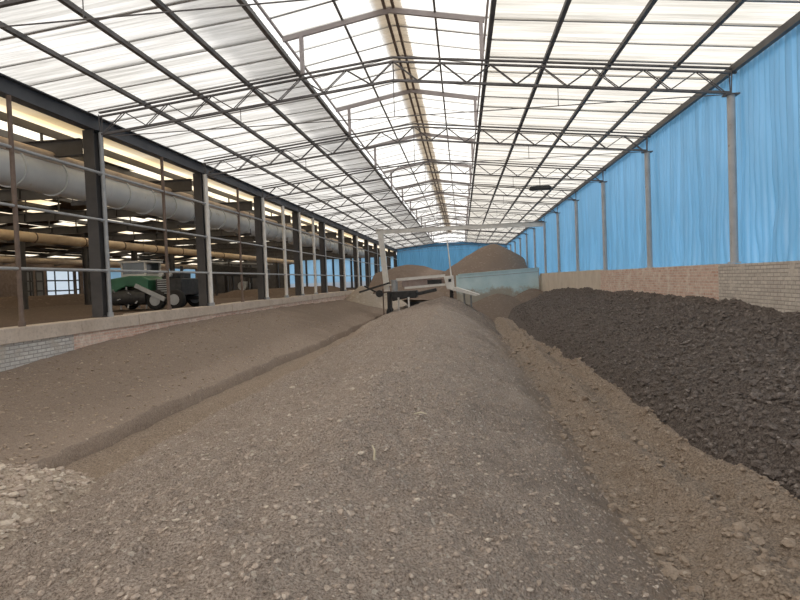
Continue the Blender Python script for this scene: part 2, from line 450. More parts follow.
def rubble_h(x, y):
    e = np.clip(7.25 - .5 * (x + 6.2), 5.4, 7.3) + .3 * fbm(x * .8, x * 0, 50, 3)
    z = .40 + .24 * sst(0, -1.3, y - e) + .10 * np.exp(-((y - e + .8) / .4) ** 2)
    z = z * sst(-3.0, -4.1, x + .35 * fbm(y * .8, x * .8, 51, 3) - .12 * (7 - y) * (y < 7)) + .05
    z = z + .10 * fbm(x * 1.2, y * 1.2, 52, 4) + .06 * lumps(x * 5, y * 5, 53) + .05 * fbm(x * 5, y * 5, 54, 3)
    return z * sst(.25, -.15, y - e) - .1 * (y > e + .2)

T_ = (1 + 5 ** .5) / 2
ICO = np.array([(-1,T_,0),(1,T_,0),(-1,-T_,0),(1,-T_,0),(0,-1,T_),(0,1,T_),(0,-1,-T_),(0,1,-T_),(T_,0,-1),(T_,0,1),(-T_,0,-1),(-T_,0,1)]) / math.sqrt(1 + T_ * T_)
ICF = np.array([(0,11,5),(0,5,1),(0,1,7),(0,7,10),(0,10,11),(1,5,9),(5,11,4),(11,10,2),(10,7,6),(7,1,8),(3,9,4),(3,4,2),(3,2,6),(3,6,8),(3,8,9),(4,9,5),(2,4,11),(6,2,10),(8,6,7),(9,8,1)])
def clods(name, pts, sizes, mat, parent, flat=.65, seed=1, label=None):
    r = np.random.RandomState(seed); k = len(pts)
    q = r.randn(k, 4); q /= np.linalg.norm(q, axis=1)[:, None]
    w, x, y, z = q.T
    R = np.stack([1-2*(y*y+z*z),2*(x*y-z*w),2*(x*z+y*w),2*(x*y+z*w),1-2*(x*x+z*z),2*(y*z-x*w),2*(x*z-y*w),2*(y*z+x*w),1-2*(x*x+y*y)], -1).reshape(k,3,3)
    S = sizes[:, None] * (.6 + .8 * r.rand(k, 3))
    V = ICO[None] * (.72 + .5 * r.rand(k, 12, 1)) * S[:, None, :]
    V = np.einsum('kij,knj->kni', R, V); V[..., 2] *= flat
    V += np.asarray(pts)[:, None, :]
    F = ICF[None] + (np.arange(k) * 12)[:, None, None]
    o = raw(name, V.reshape(-1, 3), F.reshape(-1, 3), mat, parent, smooth=False)
    tag(o, label, None, None, 'stuff')
    return o

def scatter(k, x0, x1, y0, y1, fn, keep, smin, smax, r, power=2.2, ybias=2.):
    """random points on a heap, denser towards the near end"""
    x = x0 + (x1 - x0) * r.rand(k); y = y0 + (y1 - y0) * r.rand(k) ** ybias
    ok = keep(x, y); x = x[ok]; y = y[ok]
    s = smin + (smax - smin) * r.rand(len(x)) ** power
    z = fn(x, y) + s * .15
    return np.stack([x, y, z], -1), s

# floor
fx = np.concatenate([np.arange(-8.6, .6, .35), np.arange(.6, 3.7, .045), np.arange(3.7, 6.2, .3)])
fl = heightfield('floor', fx, np.concatenate([ygrid(-6, 48, .04, .005), np.arange(49, 83.6, 1.5)]), floor_h, M['soil_track'])
tag(fl, 'brown dirt floor with wheel ruts along the dark heap', None, None, 'structure')

r = np.random.RandomState(5)
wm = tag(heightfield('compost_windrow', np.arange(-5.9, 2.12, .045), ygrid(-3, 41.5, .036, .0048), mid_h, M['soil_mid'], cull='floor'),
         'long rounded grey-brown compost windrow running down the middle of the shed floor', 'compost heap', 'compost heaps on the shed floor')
p, s = scatter(42000, -4.5, 1.9, 1.5, 34, mid_h, lambda x, y: mid_h(x, y) > floor_h(x, y) + .01, .005, .023, r, 3.4, 2.0)
clods('loose_clods', p, s, M['clod_mid'], wm, .7, 2)
p, s = scatter(800, -4.2, 1.2, 1.8, 22, mid_h, lambda x, y: mid_h(x, y) > .3, .006, .022, r, 2.5, 1.8)
clods('pale_crumbs', p, s, M['clod_pale'], wm, .6, 3, 'pale dry crumbs')

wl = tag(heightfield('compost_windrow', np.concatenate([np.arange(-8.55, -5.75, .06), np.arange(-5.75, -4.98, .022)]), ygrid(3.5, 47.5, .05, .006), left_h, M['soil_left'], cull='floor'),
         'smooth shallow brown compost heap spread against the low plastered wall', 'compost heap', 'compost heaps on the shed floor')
p, s = scatter(2500, -8.4, -5.4, 6.5, 26, left_h, lambda x, y: left_h(x, y) > .4, .01, .04, r, 3., 1.5)
clods('loose_clods', p, s, M['clod_track'], wl, .6, 4)

wr = tag(heightfield('compost_windrow', np.arange(2.6, 6.0, .042), ygrid(1.5, 47, .04, .0052), right_h, M['soil_dark'], cull='floor'),
         'dark crumbly compost heap banked up against the brick wall', 'compost heap', 'compost heaps on the shed floor')
p, s = scatter(24000, 3.0, 5.85, 2.5, 40, right_h, lambda x, y: right_h(x, y) > .1, .012, .066, r, 2.6, 1.9)
clods('loose_clods', p, s, M['clod_dark'], wr, .75, 6)

rb = tag(heightfield('rubble_heap', np.arange(-8.55, -2.6, .045), ygrid(1.0, 7.9, .045, .005), rubble_h, M['rubble'], cull='floor'),
         'pale lumpy dirt and broken clods closing the near end of the furrow', 'dirt heap')
keep = lambda x, y: rubble_h(x, y) > np.maximum(.3, mid_h(x, y))
p, s = scatter(9000, -8.3, -2.9, 1.6, 7.6, rubble_h, keep, .010, .05, r, 3., 1.)
clods('loose_clods', p, s, M['clod_mid'], rb, .6, 7)
p, s = scatter(900, -7.5, -3.6, 2.5, 7.0, rubble_h, keep, .014, .065, r, 2.6, 1.)
clods('pale_lumps', p, s, M['clod_pale'], rb, .5, 8, 'pale flat lumps')

p, s = scatter(9000, 1.0, 3.6, 2.2, 34, floor_h, lambda x, y: (mid_h(x, y) < floor_h(x, y)) & (right_h(x, y) < floor_h(x, y) + .02), .008, .045, r, 3.4, 1.7)
tr = clods('track_debris', p, s, M['clod_track'], None, .6, 9, 'loose dirt crumbs strewn along the wheel track')
tr['category'] = 'dirt'
p, s = scatter(900, .9, 3.3, 2.4, 24, lambda x, y: np.maximum(floor_h(x, y), mid_h(x, y)), lambda x, y: (right_h(x, y) < floor_h(x, y)) & (mid_h(x, y) < floor_h(x, y) + .18) & ((vn(x * 1.6, y * .9, 77) > .02) | (np.abs(x - 1.5) < .35)), .03, .085, r, 2., 1.5)
tb = clods('track_lumps', p, s, M['clod_track'], None, .7, 19, 'bigger dirt lumps along the foot of the windrow'); tb['category'] = 'dirt'

# brown mounds and far heaps
def mound(name, label, apexes, xr, yr, mat, step=.16, group='compost heaps at the far end', floor=-.05, seed=60, rough=.10):
    def fn(x, y):
        z = np.full(np.shape(x), floor)
        for (ax, ay, az, sx, sy) in apexes:
            d = np.sqrt(((x - ax) / sx) ** 2 + ((y - ay) / sy) ** 2 + .012)
            z = np.maximum(z, az - (d - .11) * az)
        return np.maximum(z + rough * fbm(x * .9, y * .9, seed, 4), floor)
    o = heightfield(name, np.arange(xr[0], xr[1] + step, step), np.arange(yr[0], yr[1] + step, step), fn, mat, cull=.03)
    return tag(o, label, 'compost heap', group)
mound('compost_mound', 'low brown double-humped mound in front of the light blue bay wall',
      [(2.5, 42.5, 1.5, 3.2, 4.2), (5.0, 43.3, 1.7, 3.0, 4.5), (.2, 41.5, .8, 2.6, 4)], (-1.6, 5.7), (36.5, 45.8), M['soil_brown'], .12, seed=61)
mound('compost_mound', 'big cone-shaped brown compost heap piled behind the light blue bay wall',
      [(2.95, 58, 5.75, 8.7, 8.7), (4.4, 57.5, 4.75, 8.0, 8.7)], (-6.2, 5.8), (49.6, 68), M['soil_far'], .2, seed=62, rough=.16)
mound('compost_mound', 'broad low brown heap under the deep blue end wall on the dark column side',
      [(-5.3, 60, 4.15, 12., 11), (-3.2, 61, 3.6, 12., 10), (-7.4, 60, 3.7, 10., 10)], (-8.5, 1.0), (50.5, 71), M['soil_far'], .2, seed=63, rough=.16)
mound('compost_mound', 'small pale heap at the foot of the leaning white gantry post',
      [(-7.3, 43.5, 2.35, 2.6, 3.2), (-5.9, 44.6, 1.95, 2.6, 3.4)], (-8.5, -3.6), (40.5, 47.5), M['soil_pale'], .12, seed=64)

# separate stones and straw on the windrow that can be told apart
def stone(x, y, fn, size, label, mat='clod_pale', seed=0, name='stone'):
    r = np.random.RandomState(seed)
    import bmesh
    bm = bmesh.new(); bmesh.ops.create_icosphere(bm, subdivisions=2, radius=size)
    sc = Vector((1., .75, .5))
    for v in bm.verts:
        v.co = Vector((v.co.x * sc.x, v.co.y * sc.y, v.co.z * sc.z)) * (.82 + .4 * r.rand())
    me = bpy.data.meshes.new(name); bm.to_mesh(me); bm.free(); me.materials.append(M[mat])
    o = bpy.data.objects.new(name, me); COL.objects.link(o)
    o.location = (x, y, float(fn(np.array([x]), np.array([y]))[0]) + size * .15); o.rotation_euler = (.3 * r.rand(), .3 * r.rand(), 6 * r.rand())
    return tag(o, label, 'stone')

# ------------------------------------------------------------------ main shed: frame constants
SLOPE = .1084; XR_ = 6.0; XRIDGE = -1.41; XL_ = -8.76; ZR = 7.72
def chord(x): return ZR - SLOPE * abs(x - XRIDGE)
YS = [14 + 6 * k for k in range(-1, 12)]          # truss stations
YB = 83.0                                          # end wall

# --- roof sheets (corrugated, lapped every metre)
def roof_plane(name, xs, zfun, y0, y1, mat, pitch=.15, amp=.012, width=1.0, lap=.075, label=None, off=.155):
    vs = []; fs = []; b = 0; y = y0; k = 0
    while y < y1 - .05:
        yy = np.arange(y, min(y + width + lap, y1) + 1e-6, pitch / 6)
        dz = amp * np.cos(2 * math.pi * yy / pitch) + (.018 if k % 2 else 0)
        for x in xs:
            vs += [(x, q, zfun(x) + off + d) for q, d in zip(yy, dz)]
        n = len(yy)
        for i in range(len(xs) - 1):
            for j in range(n - 1):
                fs.append((b + i*n + j, b + (i+1)*n + j, b + (i+1)*n + j + 1, b + i*n + j + 1))
        b += len(xs) * n; y += width; k += 1
    o = tag(raw(name, vs, fs, mat), label, None, None, 'structure')
    b = MB(); y = y0 + width; q = random.Random(len(name) + int(xs[0] * 7))
    while y < y1 - .1:
        w = q.choice((.016, .024, .034))
        for x0, x1 in zip(xs[:-1], xs[1:]):
            b.bar((x0, y + .03, zfun(x0) + off - .022), (x1, y + .03, zfun(x1) + off - .022), w * 2, .008)
        y += width
    b.build('lap_strip', M['seam'], o)
    return o
roof_plane('ceiling_left', [-9.45, -7.4, -5.5, -3.62], chord, -5, YB + .4, M['roof'], label='white translucent corrugated roof sheets over the dark column side')
roof_plane('ceiling_right', [.70, 2.4, 4.4, 6.42], chord, -5, YB + .4, M['roof_warm'], label='white translucent corrugated roof sheets over the blue wall side')
XM0, XM1 = -3.55, .63
ZM = 8.84; MS = .185; XMR = -1.45
def mchord(x): return ZM - MS * abs(x - XMR)
roof_plane('ceiling_monitor', [-4.05, -2.8, XMR], mchord, -5, YB + .4, M['monitor'], off=.10, label='raised ridge roof sheets, dark column side')
roof_plane('ceiling_monitor', [XMR, -.4, .98], mchord, -5, YB + .4, M['monitor'], off=.10, label='raised ridge roof sheets, blue wall side')

# --- trusses
def make_truss():
    t = thing('roof_truss', 'x', 'roof truss', (0, 0, 0), 'roof trusses of the main shed')
    for nm, dz in (('top_chord', 0.), ('bottom_chord', -.484)):
        b = MB()
        for x0, x1 in ((XL_ + .1, XRIDGE), (XRIDGE, XR_ + (.12 if dz == 0 else 0))):
            if dz == 0:
                for dd in (.045, -.05):
                    b.bar((x0, 0, chord(x0) + dd), (x1, 0, chord(x1) + dd), .07, .036)
            else:
                b.bar((x0, 0, chord(x0) + dz), (x1, 0, chord(x1) + dz), .07, .05)
        b.build(nm, M['truss'], t)
    for side, xe in ((1, XR_ - .15), (-1, XL_ + .2)):
        nseg = 13
        for k in range(nseg):
            xa = XRIDGE + (xe - XRIDGE) * k / nseg; xb = XRIDGE + (xe - XRIDGE) * (k + 1) / nseg
            za, zb = (chord(xa) - .05, chord(xb) - .47) if k % 2 == 0 else (chord(xa) - .47, chord(xb) - .05)
            b = MB()
            for dy in (-.04, .04):
                b.tube((xa, dy, za), (xb, dy, zb), .0125, 6)
            b.build('web_bar', M['truss'], t)
    b = MB(); b.tube((XRIDGE, 0, ZR - .03), (XRIDGE, 0, ZR - .49), .014, 6); b.build('king_post', M['truss'], t)
    for xe in (XR_, XL_ + .12):
        b = MB()
        for dy in (-.07, .07):
            b.tube((xe, dy * .3, chord(xe) - .50), (xe, dy, chord(xe) - .02), .014, 6)
        b.build('end_strut', M['truss'], t)
    b = MB(); b.tube((XL_ + .1, 0, 6.40), (XR_, 0, 6.40), .0115, 6); b.build('tie_rod', M['truss'], t)
    for x in (-5.1, -1.42, 2.3):
        b = MB(); b.tube((x, 0, 6.40), (x, 0, chord(x) - .48), .009, 6); b.build('hanger', M['truss'], t)
    return t
tr0 = make_truss()
for k, y in enumerate(YS):
    lab = ('nearest roof truss, only its end showing above the big dark girder' if k == 0 else
           'thin steel roof truss, %s along, resting on the %s blue-wall column' % (ORD[k], ORD[k - 1]))
    if k == 0: tr0.location = (0, y, 0); tr0['label'] = lab
    else: copy_tree(tr0, (0, y, 0), lab)

# --- monitor (raised ridge) frames
def make_monitor():
    t = thing('ridge_portal', 'x', 'roof frame', (0,0,0), 'raised ridge frames')
    for x0, x1 in ((-4.0, XMR), (XMR, .72)):
        b = MB(); b.bar((x0, 0, mchord(x0)), (x1, 0, mchord(x1)), .07, .11); b.build('rafter', M['monitor_steel'], t)
    for x in (XM0, XM1):
        b = MB(); b.box((x - .045, -.045, chord(x) + .04), (x + .045, .045, mchord(x) - .03)); b.build('post', M['monitor_steel'], t)
    return t
mf0 = make_monitor()
for k, y in enumerate(YS[1:]):
    lab = 'pinkish-grey raised ridge frame standing on the %s roof truss' % ORD[k + 1]
    if k == 0: mf0.location = (0, y, 0); mf0['label'] = lab
    else: copy_tree(mf0, (0, y, 0), lab)

# --- purlins
def beam(name, x, z, w, h, y0, y1, mat, label, cat, group=None, lips=True):
    b = MB()
    b.box((-w/2, y0, -h/2), (w/2, y1, h/2))
    o = b.build(name, mat); o.location = (x, 0, z)
    return tag(o, label, cat, group)
for x, lab in ((-4.93, 'second purlin down from the raised ridge on the dark column side'), (-6.2, 'third purlin down from the raised ridge on the dark column side'),
               (-7.56, 'purlin next above the big dark eave girder'), (2.05, 'second purlin down from the raised ridge on the blue wall side'),
               (3.48, 'third purlin down from the raised ridge on the blue wall side'), (4.90, 'purlin next above the blue wall eave')):
    beam('roof_purlin', x, chord(x) + .105, .085, .085, -4, YB + .2, M['purlin'], lab, 'purlin', 'roof purlins')
for x, lab in ((XM0 - .10, 'purlin along the foot of the raised ridge, dark column side'), (XM1 + .12, 'purlin along the foot of the raised ridge, blue wall side')):
    beam('roof_purlin', x, chord(x) + .10, .09, .09, -4, YB + .2, M['purlin'], lab, 'purlin', 'roof purlins')
for x, lab in ((-2.55, 'slim purlin under the raised ridge sheets, dark column side'), (-.40, 'slim purlin under the raised ridge sheets, blue wall side')):
    beam('roof_purlin', x, mchord(x) + .07, .05, .04, -4, YB + .2, M['purlin'], lab, 'purlin', 'raised ridge purlins')
for x, lab in ((-4.0, 'light eave rail of the raised ridge, dark column side'), (.76, 'light eave rail of the raised ridge, blue wall side')):
    beam('roof_purlin', x, mchord(x) + .065, .05, .05, -4, YB + .2, M['monitor_steel'], lab, 'purlin', 'raised ridge eave rails')
for dx, lab in ((-.10, 'brown ridge purlin at the very top, dark column side'), (.10, 'brown ridge purlin at the very top, blue wall side')):
    beam('ridge_purlin', XMR + dx, ZM + .055, .06, .07, -4, YB + .2, M['brown_steel'], lab, 'purlin', 'twin ridge purlins')
b = MB(); b.v = []
for sgn in (-1, 1):
    b.add([(XMR, -5, ZM + .16), (XMR + sgn * .34, -5, ZM + .16 - .34 * MS), (XMR + sgn * .34, YB + .4, ZM + .16 - .34 * MS), (XMR, YB + .4, ZM + .16)], [(0, 1, 2, 3)])
rc = b.build('trim_1', M['cap']); tag(rc, 'beige ridge capping along the top of the roof', None, None, 'structure')
beam('eave_beam', 6.06, chord(6.0) + .03, .10, .15, -4, YB, M['purlin'], 'dark eave beam running along the top of the blue wall', 'beam')

# --- eave girder (I-section) on the dark column side
b = MB(); b.box((-.13, -4, .31), (.13, YB, .335)); b.box((-.13, -4, -.02), (.13, YB, .01)); b.box((-.02, -4, 0), (.02, YB, .32))
g = b.build('eave_girder', M['girder']); g.location = (XL_ - .03, 0, 6.55)
tag(g, 'big dark steel girder running along the tops of the dark columns', 'girder')

# --- right columns on the brick wall
def round_column(lab):
    t = thing('steel_column', lab, 'column', (0,0,0), 'columns along the blue wall')
    b = MB(); b.tube((0,0,2.73), (0,0,6.37), .083, 16); b.build('shaft', M['column'], t, smooth=True)
    b = MB(); b.box((-.15, -.11, 6.37), (.15, .11, 6.40)); b.build('cap_plate', M['truss'], t)
    b = MB(); b.box((-.10, -.10, 2.70), (.10, .10, 2.73)); b.build('base_plate', M['column'], t)
    return t
c0 = round_column('x')
for k, y in enumerate(YS[1:]):
    lab = ('thick grey steel column on the wall where red brick meets grey brick', 'grey steel column standing above the middle of the red brick stretch',
           'grey steel column above the far end of the red brick')[k] if k < 3 else '%s grey steel column along the blue wall, above plain plastered wall' % ORD[k]
    if k == 0: c0.location = (XR_, y, 0); c0['label'] = lab
    else: copy_tree(c0, (XR_, y, 0), lab)

# --- blue corrugated wall, right
def cladding(name, p0, p1, z0, z1, mat, pitch=.21, amp=.03, wrinkle=.17, nz=30, label=None, kind='structure', sub=8):
    p0 = np.array(p0, float); p1 = np.array(p1, float); L = np.linalg.norm(p1 - p0); d = (p1 - p0) / L; nr = np.array([-d[1], d[0]])
    s = np.arange(0, L + 1e-6, pitch / sub); zz = np.linspace(z0, z1, nz)
    S, Z = np.meshgrid(s, zz)
    u = np.mod(S / pitch, 1)
    wave = np.clip(np.sin(2 * math.pi * u) * 1.6, -1, 1)
    low = np.clip(1 - (Z - z0) / (z1 - z0), 0, 1)
    O = amp * wave + wrinkle * (fbm(S * 1.3, Z * .35, 70, 3) * (.25 + low) + (.55 * fbm(S * 3.2 + Z * .6, Z * .9, 71, 3) + .5 * np.abs(fbm(S * 1.9 - Z * .5, Z * .8, 74, 2))) * low ** 2)
    V = np.stack([p0[0] + d[0] * S + nr[0] * O, p0[1] + d[1] * S + nr[1] * O, Z], -1).reshape(-1, 3)
    ny, nx = S.shape; idx = np.arange(ny * nx).reshape(ny, nx)
    F = np.stack([idx[:-1,:-1], idx[:-1,1:], idx[1:,1:], idx[1:,:-1]], -1).reshape(-1, 4)
    return tag(raw(name, V, F, mat), label, None, None, kind)
cladding('wall_right', (6.27, -4), (6.27, YB), 2.55, 7.0, M['blue'], label='tall blue corrugated plastic sheet wall above the brick')
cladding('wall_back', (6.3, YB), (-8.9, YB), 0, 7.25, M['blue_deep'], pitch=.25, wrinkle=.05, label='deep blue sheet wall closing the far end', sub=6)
b = MB()
for s, xe in ((1, 6.3), (-1, -8.9)):
    xi = XM1 if s > 0 else XM0
    b.prism([(xi, 7.2), (xe, 6.85), (xe, chord(xe) + .1), (xi, chord(xi) + .1)] if s > 0 else [(xi, 7.2), (xi, chord(xi) + .1), (xe, chord(xe) + .1), (xe, 6.85)], 'y', YB + .05, YB + .08)
b.box((XM0, YB + .05, 7.1), (XM1, YB + .08, 7.6))
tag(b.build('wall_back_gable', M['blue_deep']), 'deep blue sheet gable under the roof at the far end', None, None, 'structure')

# --- brick wall, right
def wallbox(name, x0, x1, y0, y1, z0, z1, mat, label):
    b = MB(); b.box((x0, y0, z0), (x1, y1, z1)); o = b.build(name, mat); return tag(o, label, None, None, 'structure')
wallbox('wall_right_base', 5.9, 6.3, -5, 14.6, -.1, 2.68, M['brick_grey'], 'low grey weathered brick wall nearest under the blue sheets')
wallbox('wall_right_base', 5.9, 6.3, 14.6, 26.5, -.1, 2.70, M['brick_red'], 'low red brick wall stretch under the blue sheets')
wallbox('wall_right_base', 5.9, 6.3, 26.5, 46.6, -.1, 2.74, M['plaster_pale'], 'low smooth plastered wall stretch beyond the red brick')
wallbox('wall_right_base', 5.95, 6.3, 46.6, YB, -.1, 2.6, M['plaster'], 'low plastered wall behind the bay at the far end')

# --- low wall, left
wallbox('wall_left', -8.92, -8.55, 2, 12.4, -.1, 1.70, M['brick_white'], 'whitewashed lower brickwork of the low wall nearest')
wallbox('wall_left', -8.92, -8.55, 12.4, YB, -.1, 1.70, M['brick_red'], 'reddish lower brickwork of the low wall')
b = MB()
y = 2.0; q = random.Random(4)
while y < YB:
    L = min(q.uniform(2.2, 3.4), YB - y)
    b.box((-8.95, y + .006, 1.70), (-8.495 + q.uniform(-.012, .012), y + L - .006, 2.0 + q.uniform(-.02, .015))); y += L
tag(b.build('trim_2', M['plaster'], bevel=.012), 'tan plastered capping of the low wall, cracked at its joints', None, None, 'structure')

# --- dark H columns, left
def h_column():
    t = thing('steel_column', 'x', 'column', (0,0,0), 'dark columns carrying the eave girder')
    for s in (-1, 1):
        b = MB(); b.box((-.14, s * .19 - .012, 2.02), (.14, s * .19 + .012, 6.53)); b.build('flange', M['dark_steel'], t)
    b = MB(); b.box((-.012, -.18, 2.02), (.012, .18, 6.53)); b.build('web', M['dark_steel'], t)
    b = MB(); b.box((-.15, -.24, 2.0), (.15, .24, 2.025)); b.build('base_plate', M['dark_steel'], t)
    return t
hc = h_column()
for k, y in enumerate(YS):
    lab = '%s dark steel column from the near end, standing on the tan low wall' % ORD[k].capitalize().lower()
    if k == 0: hc.location = (-8.855, y, 0); hc['label'] = 'nearest dark steel column, at the very edge of the low wall'
    else: copy_tree(hc, (-8.855, y, 0), lab)

# --- frame posts and rails on the low wall
def frame_post(r, mat, cap):
    t = thing('frame_post', 'x', 'post', (0,0,0), 'frame posts on the low wall')
    b = MB(); b.tube((0,0,2.0), (0,0,6.50), r, 12); b.build('pipe', M[mat], t, smooth=True)
    b = MB(); b.tube((0,0,1.99), (0,0,2.10), r * 1.5, 12); b.build('socket', M[cap], t, smooth=True)
    for z in (5.50, 4.36, 3.13):
        b = MB(); b.box((-r * .9 - .035, -r * 1.2, z - .04), (-r * .3, r * 1.2, z + .04)); b.build('clamp', M[cap], t)
    return t
PX = -8.655
post_d = frame_post(.045, 'brown_steel', 'brown_steel'); post_g = frame_post(.05, 'grey_pipe', 'grey_pipe'); post_w = frame_post(.082, 'white_pipe', 'grey_pipe')
spec = [(11.0, 'd', 'slim brown frame post nearest along the low wall'), (14.0, 'g', 'grey frame post in front of the second dark column'), (17.0, 'd', 'slim brown frame post in front of the green machine'),
        (20.0, 'w', 'white frame post in front of the third dark column'), (23.0, 'd', 'slim brown frame post midway past the third dark column'), (26.0, 'w', 'white frame post in front of the fourth dark column'),
        (29.0, 'w', 'white frame post midway past the fourth dark column'), (32.0, 'w', 'white frame post in front of the fifth dark column'), (35.0, 'w', 'white frame post midway past the fifth dark column'),
        (38.0, 'g', 'grey frame post in front of the sixth dark column'), (44.0, 'w', 'white frame post in front of the seventh dark column'), (50.0, 'w', 'white frame post in front of the eighth dark column'),
        (56.0, 'g', 'grey frame post in front of the ninth dark column'), (62.0, 'g', 'grey frame post in front of the tenth dark column'), (8.0, 'd', 'slim brown frame post in front of the nearest dark column')]
src = {'d': post_d, 'g': post_g, 'w': post_w}; seen = set()
for y, k, lab in spec:
    o = src[k]
    if k not in seen: o.location = (PX, y, 0); o['label'] = lab; seen.add(k)
    else: copy_tree(o, (PX, y, 0), lab)
for z, lab, rr in ((5.50, 'uppermost long pipe rail across the frame posts', .034), (4.36, 'middle long pipe rail across the frame posts', .030), (3.13, 'lowest long pipe rail across the frame posts', .034)):
    b = MB(); b.tube((0, 3, 0), (0, YB - 1, 0), rr, 10); o = b.build('pipe_rail', M['grey_pipe'], smooth=True); o.location = (PX, 0, z)
    tag(o, lab, 'rail', 'long rails on the frame posts')

# ------------------------------------------------------------------ side hall beyond the columns
HX0, HX1, HF = -36.0, -9.0, 1.8
HR = -18.0
def hroof(x): return 7.7 - .12 * abs(x - HR)
b = MB(); b.box((HX0, -2, HF - .2), (-8.93, YB + 1, HF)); tag(b.build('floor_side_hall', M['soil_hall']), 'dark earth floor of the side hall', None, None, 'structure')
for x0, x1, lab in ((HX0 - .3, HR, 'dark sheet roof with tan skylights on the far slope of the side hall'), (HR, -8.95, 'dark sheet roof with tan skylights on the near slope of the side hall')):
    vs = [(x0, -4, hroof(x0)), (x1, -4, hroof(x1)), (x1, YB + 1.4, hroof(x1)), (x0, YB + 1.4, hroof(x0))]
    tag(raw('ceiling_side_hall', vs, [(0,1,2,3)], M['hall_roof'], smooth=False), lab, None, None, 'structure')
def hall_frame():
    t = thing('steel_portal', 'x', 'steel frame', (0,0,0), 'steel portals across the side hall')
    b = MB(); xk = -25.0
    for zz in (.19, -.19):
        b.box((xk, -.10, 6.18 + zz - .012), (-9.14, .10, 6.18 + zz + .012))
    b.box((xk, -.012, 5.99), (-9.14, .012, 6.37))
    for x in np.arange(-24.5, -9.5, 1.5): b.box((x - .01, -.09, 6.0), (x + .01, .09, 6.36))
    b.build('cross_beam', M['dark_steel'], t)
    b = MB(); b.bar((xk, 0, hroof(xk) - .35), (HX0 + .1, 0, hroof(HX0) - .33), .16, .26); b.build('rafter', M['dark_steel'], t)
    b = MB(); x = xk; b.box((x - .17, -.02, HF), (x + .17, .02, 6.45)); b.box((x - .17, -.17, HF), (x - .15, .17, 6.45)); b.box((x + .15, -.17, HF), (x + .17, .17, 6.45)); b.build('stanchion', M['dark_steel'], t)
    for x in np.arange(-23.16, -10, 1.62):
        b = MB(); b.bar((x, 0, 6.36), (x, 0, hroof(x) - .19), .05, .05); b.build('strut', M['dark_steel'], t)
    return t
hf = hall_frame()
for k, y in enumerate(YS):
    lab = 'dark steel portal across the side hall at the %s dark column' % (ORD[k] if k else 'nearest')
    if k == 0: hf.location = (0, y, 0); hf['label'] = lab
    else: copy_tree(hf, (0, y, 0), lab)
k = 0
for x in np.arange(-34.5, -9.2, 1.62):
    b = MB(); b.box((-.035, -3, -.09), (.035, YB, .09)); o = b.build('hall_purlin', M['dark_steel']); o.location = (float(x), 0, hroof(x) - .10)
    tag(o, 'dark purlin under the side hall roof, %s from its outer wall' % ORD[k], 'purlin', 'purlins of the side hall'); k += 1

# duct pipes
def duct(name, x, z, rad, y0, y1, mat, ring, step, lab):
    t = thing(name, lab, 'duct', (x, 0, z), 'long duct pipes in the side hall')
    b = MB(); b.tube((0, y0, 0), (0, y1, 0), rad, 28); b.build('pipe', mat, t, smooth=True)
    y = y0 + .7
    rr = None; k = 0
    while y < min(y1, 60):
        if rr is None:
            b = MB(); b.tube((0, -.03, 0), (0, .03, 0), rad + .035, 28); rr = b.build('flange_ring', ring, t, smooth=True); rr.location = (0, y, 0)
        else:
            c = rr.copy(); COL.objects.link(c); c.parent = t; c.location = (0, y, 0)
        y += step
    br = None
    for yy in YS:
        if yy < y0 or yy > y1 - 1: continue
        if br is None:
            b = MB(); b.box((-rad * .9, -.05, -rad - .10), (rad * .9, .05, -rad + .01))
            for s in (-1, 1): b.tube((s * rad * .85, 0, -rad - .05), (s * rad * .85, 0, 6.12 - z), .015, 6)
            br = b.build('hanger', M['dark_steel'], t); br.location = (0, yy + 1.6, 0)
        else:
            c = br.copy(); COL.objects.link(c); c.parent = t; c.location = (0, yy + 1.6, 0)
    return t
duct('duct_pipe', -10.2, 5.53, .42, 2, 62, M['duct'], M['duct'], 1.45, 'fat grey duct pipe hung just behind the dark columns')
duct('duct_pipe', -22.0, 5.58, .26, 12, 80, M['duct_yellow'], M['brown_steel'], 4.1, 'long yellowish duct pipe deep inside the side hall')
b = MB(); b.tube((0, 14, 0), (0, 80, 0), .22, 16); o = b.build('duct_pipe', M['lagging'], smooth=True); o.location = (-30.5, 0, 5.05)
tag(o, 'dull grey duct pipe farthest back in the side hall', 'duct', 'long duct pipes in the side hall')
o = MB(); o.tube((0, 3, 0), (0, 60, 0), .17, 12); o = o.build('lagging_roll', M['lagging'], smooth=True); o.location = (-10.0, 0, 5.95); tag(o, 'brown lagging strip along the top of the fat grey duct', 'lagging')

# outer wall of the side hall: dark sheets, windows and blue panels between posts
HZ = hroof(HX0) - .02
b = MB(); y = -2.0
opens = [(20, 24.5, 3.2, 4.6, 'dim'), (33.5, 37, 3.0, 4.6, 'dim'), (40.2, 42.4, 2.2, 4.5, 'dim'), (45.8, 47.3, 2.1, 4.6, 'dim'), (47.7, 48.6, 2.1, 4.6, 'dim'), (49.0, 52.7, 2.0, 4.7, 'milky'), (53.0, 53.5, 2.1, 4.7, 'milky'),
         (54.1, 55.7, 2.0, 5.0, 'blue_bright'), (58.4, 61.7, 3.0, 5.1, 'blue_bright'), (62.6, 63.6, 3.0, 5.2, 'blue_bright'), (64.2, 66.2, 3.0, 5.2, 'blue_bright'), (71.2, 78.6, 1.9, 5.35, 'blue_bright')]
for (y0, y1, z0, z1, m) in opens:
    b.box((HX0 - .1, y, HF - .2), (HX0, y0, HZ)); b.box((HX0 - .1, y0, HF - .2), (HX0, y1, z0)); b.box((HX0 - .1, y0, z1), (HX0, y1, HZ)); y = y1
b.box((HX0 - .1, y, HF - .2), (HX0, YB + 1, HZ))
tag(b.build('wall_side_hall', M['brown_steel']), 'dark outer wall of the side hall', None, None, 'structure')
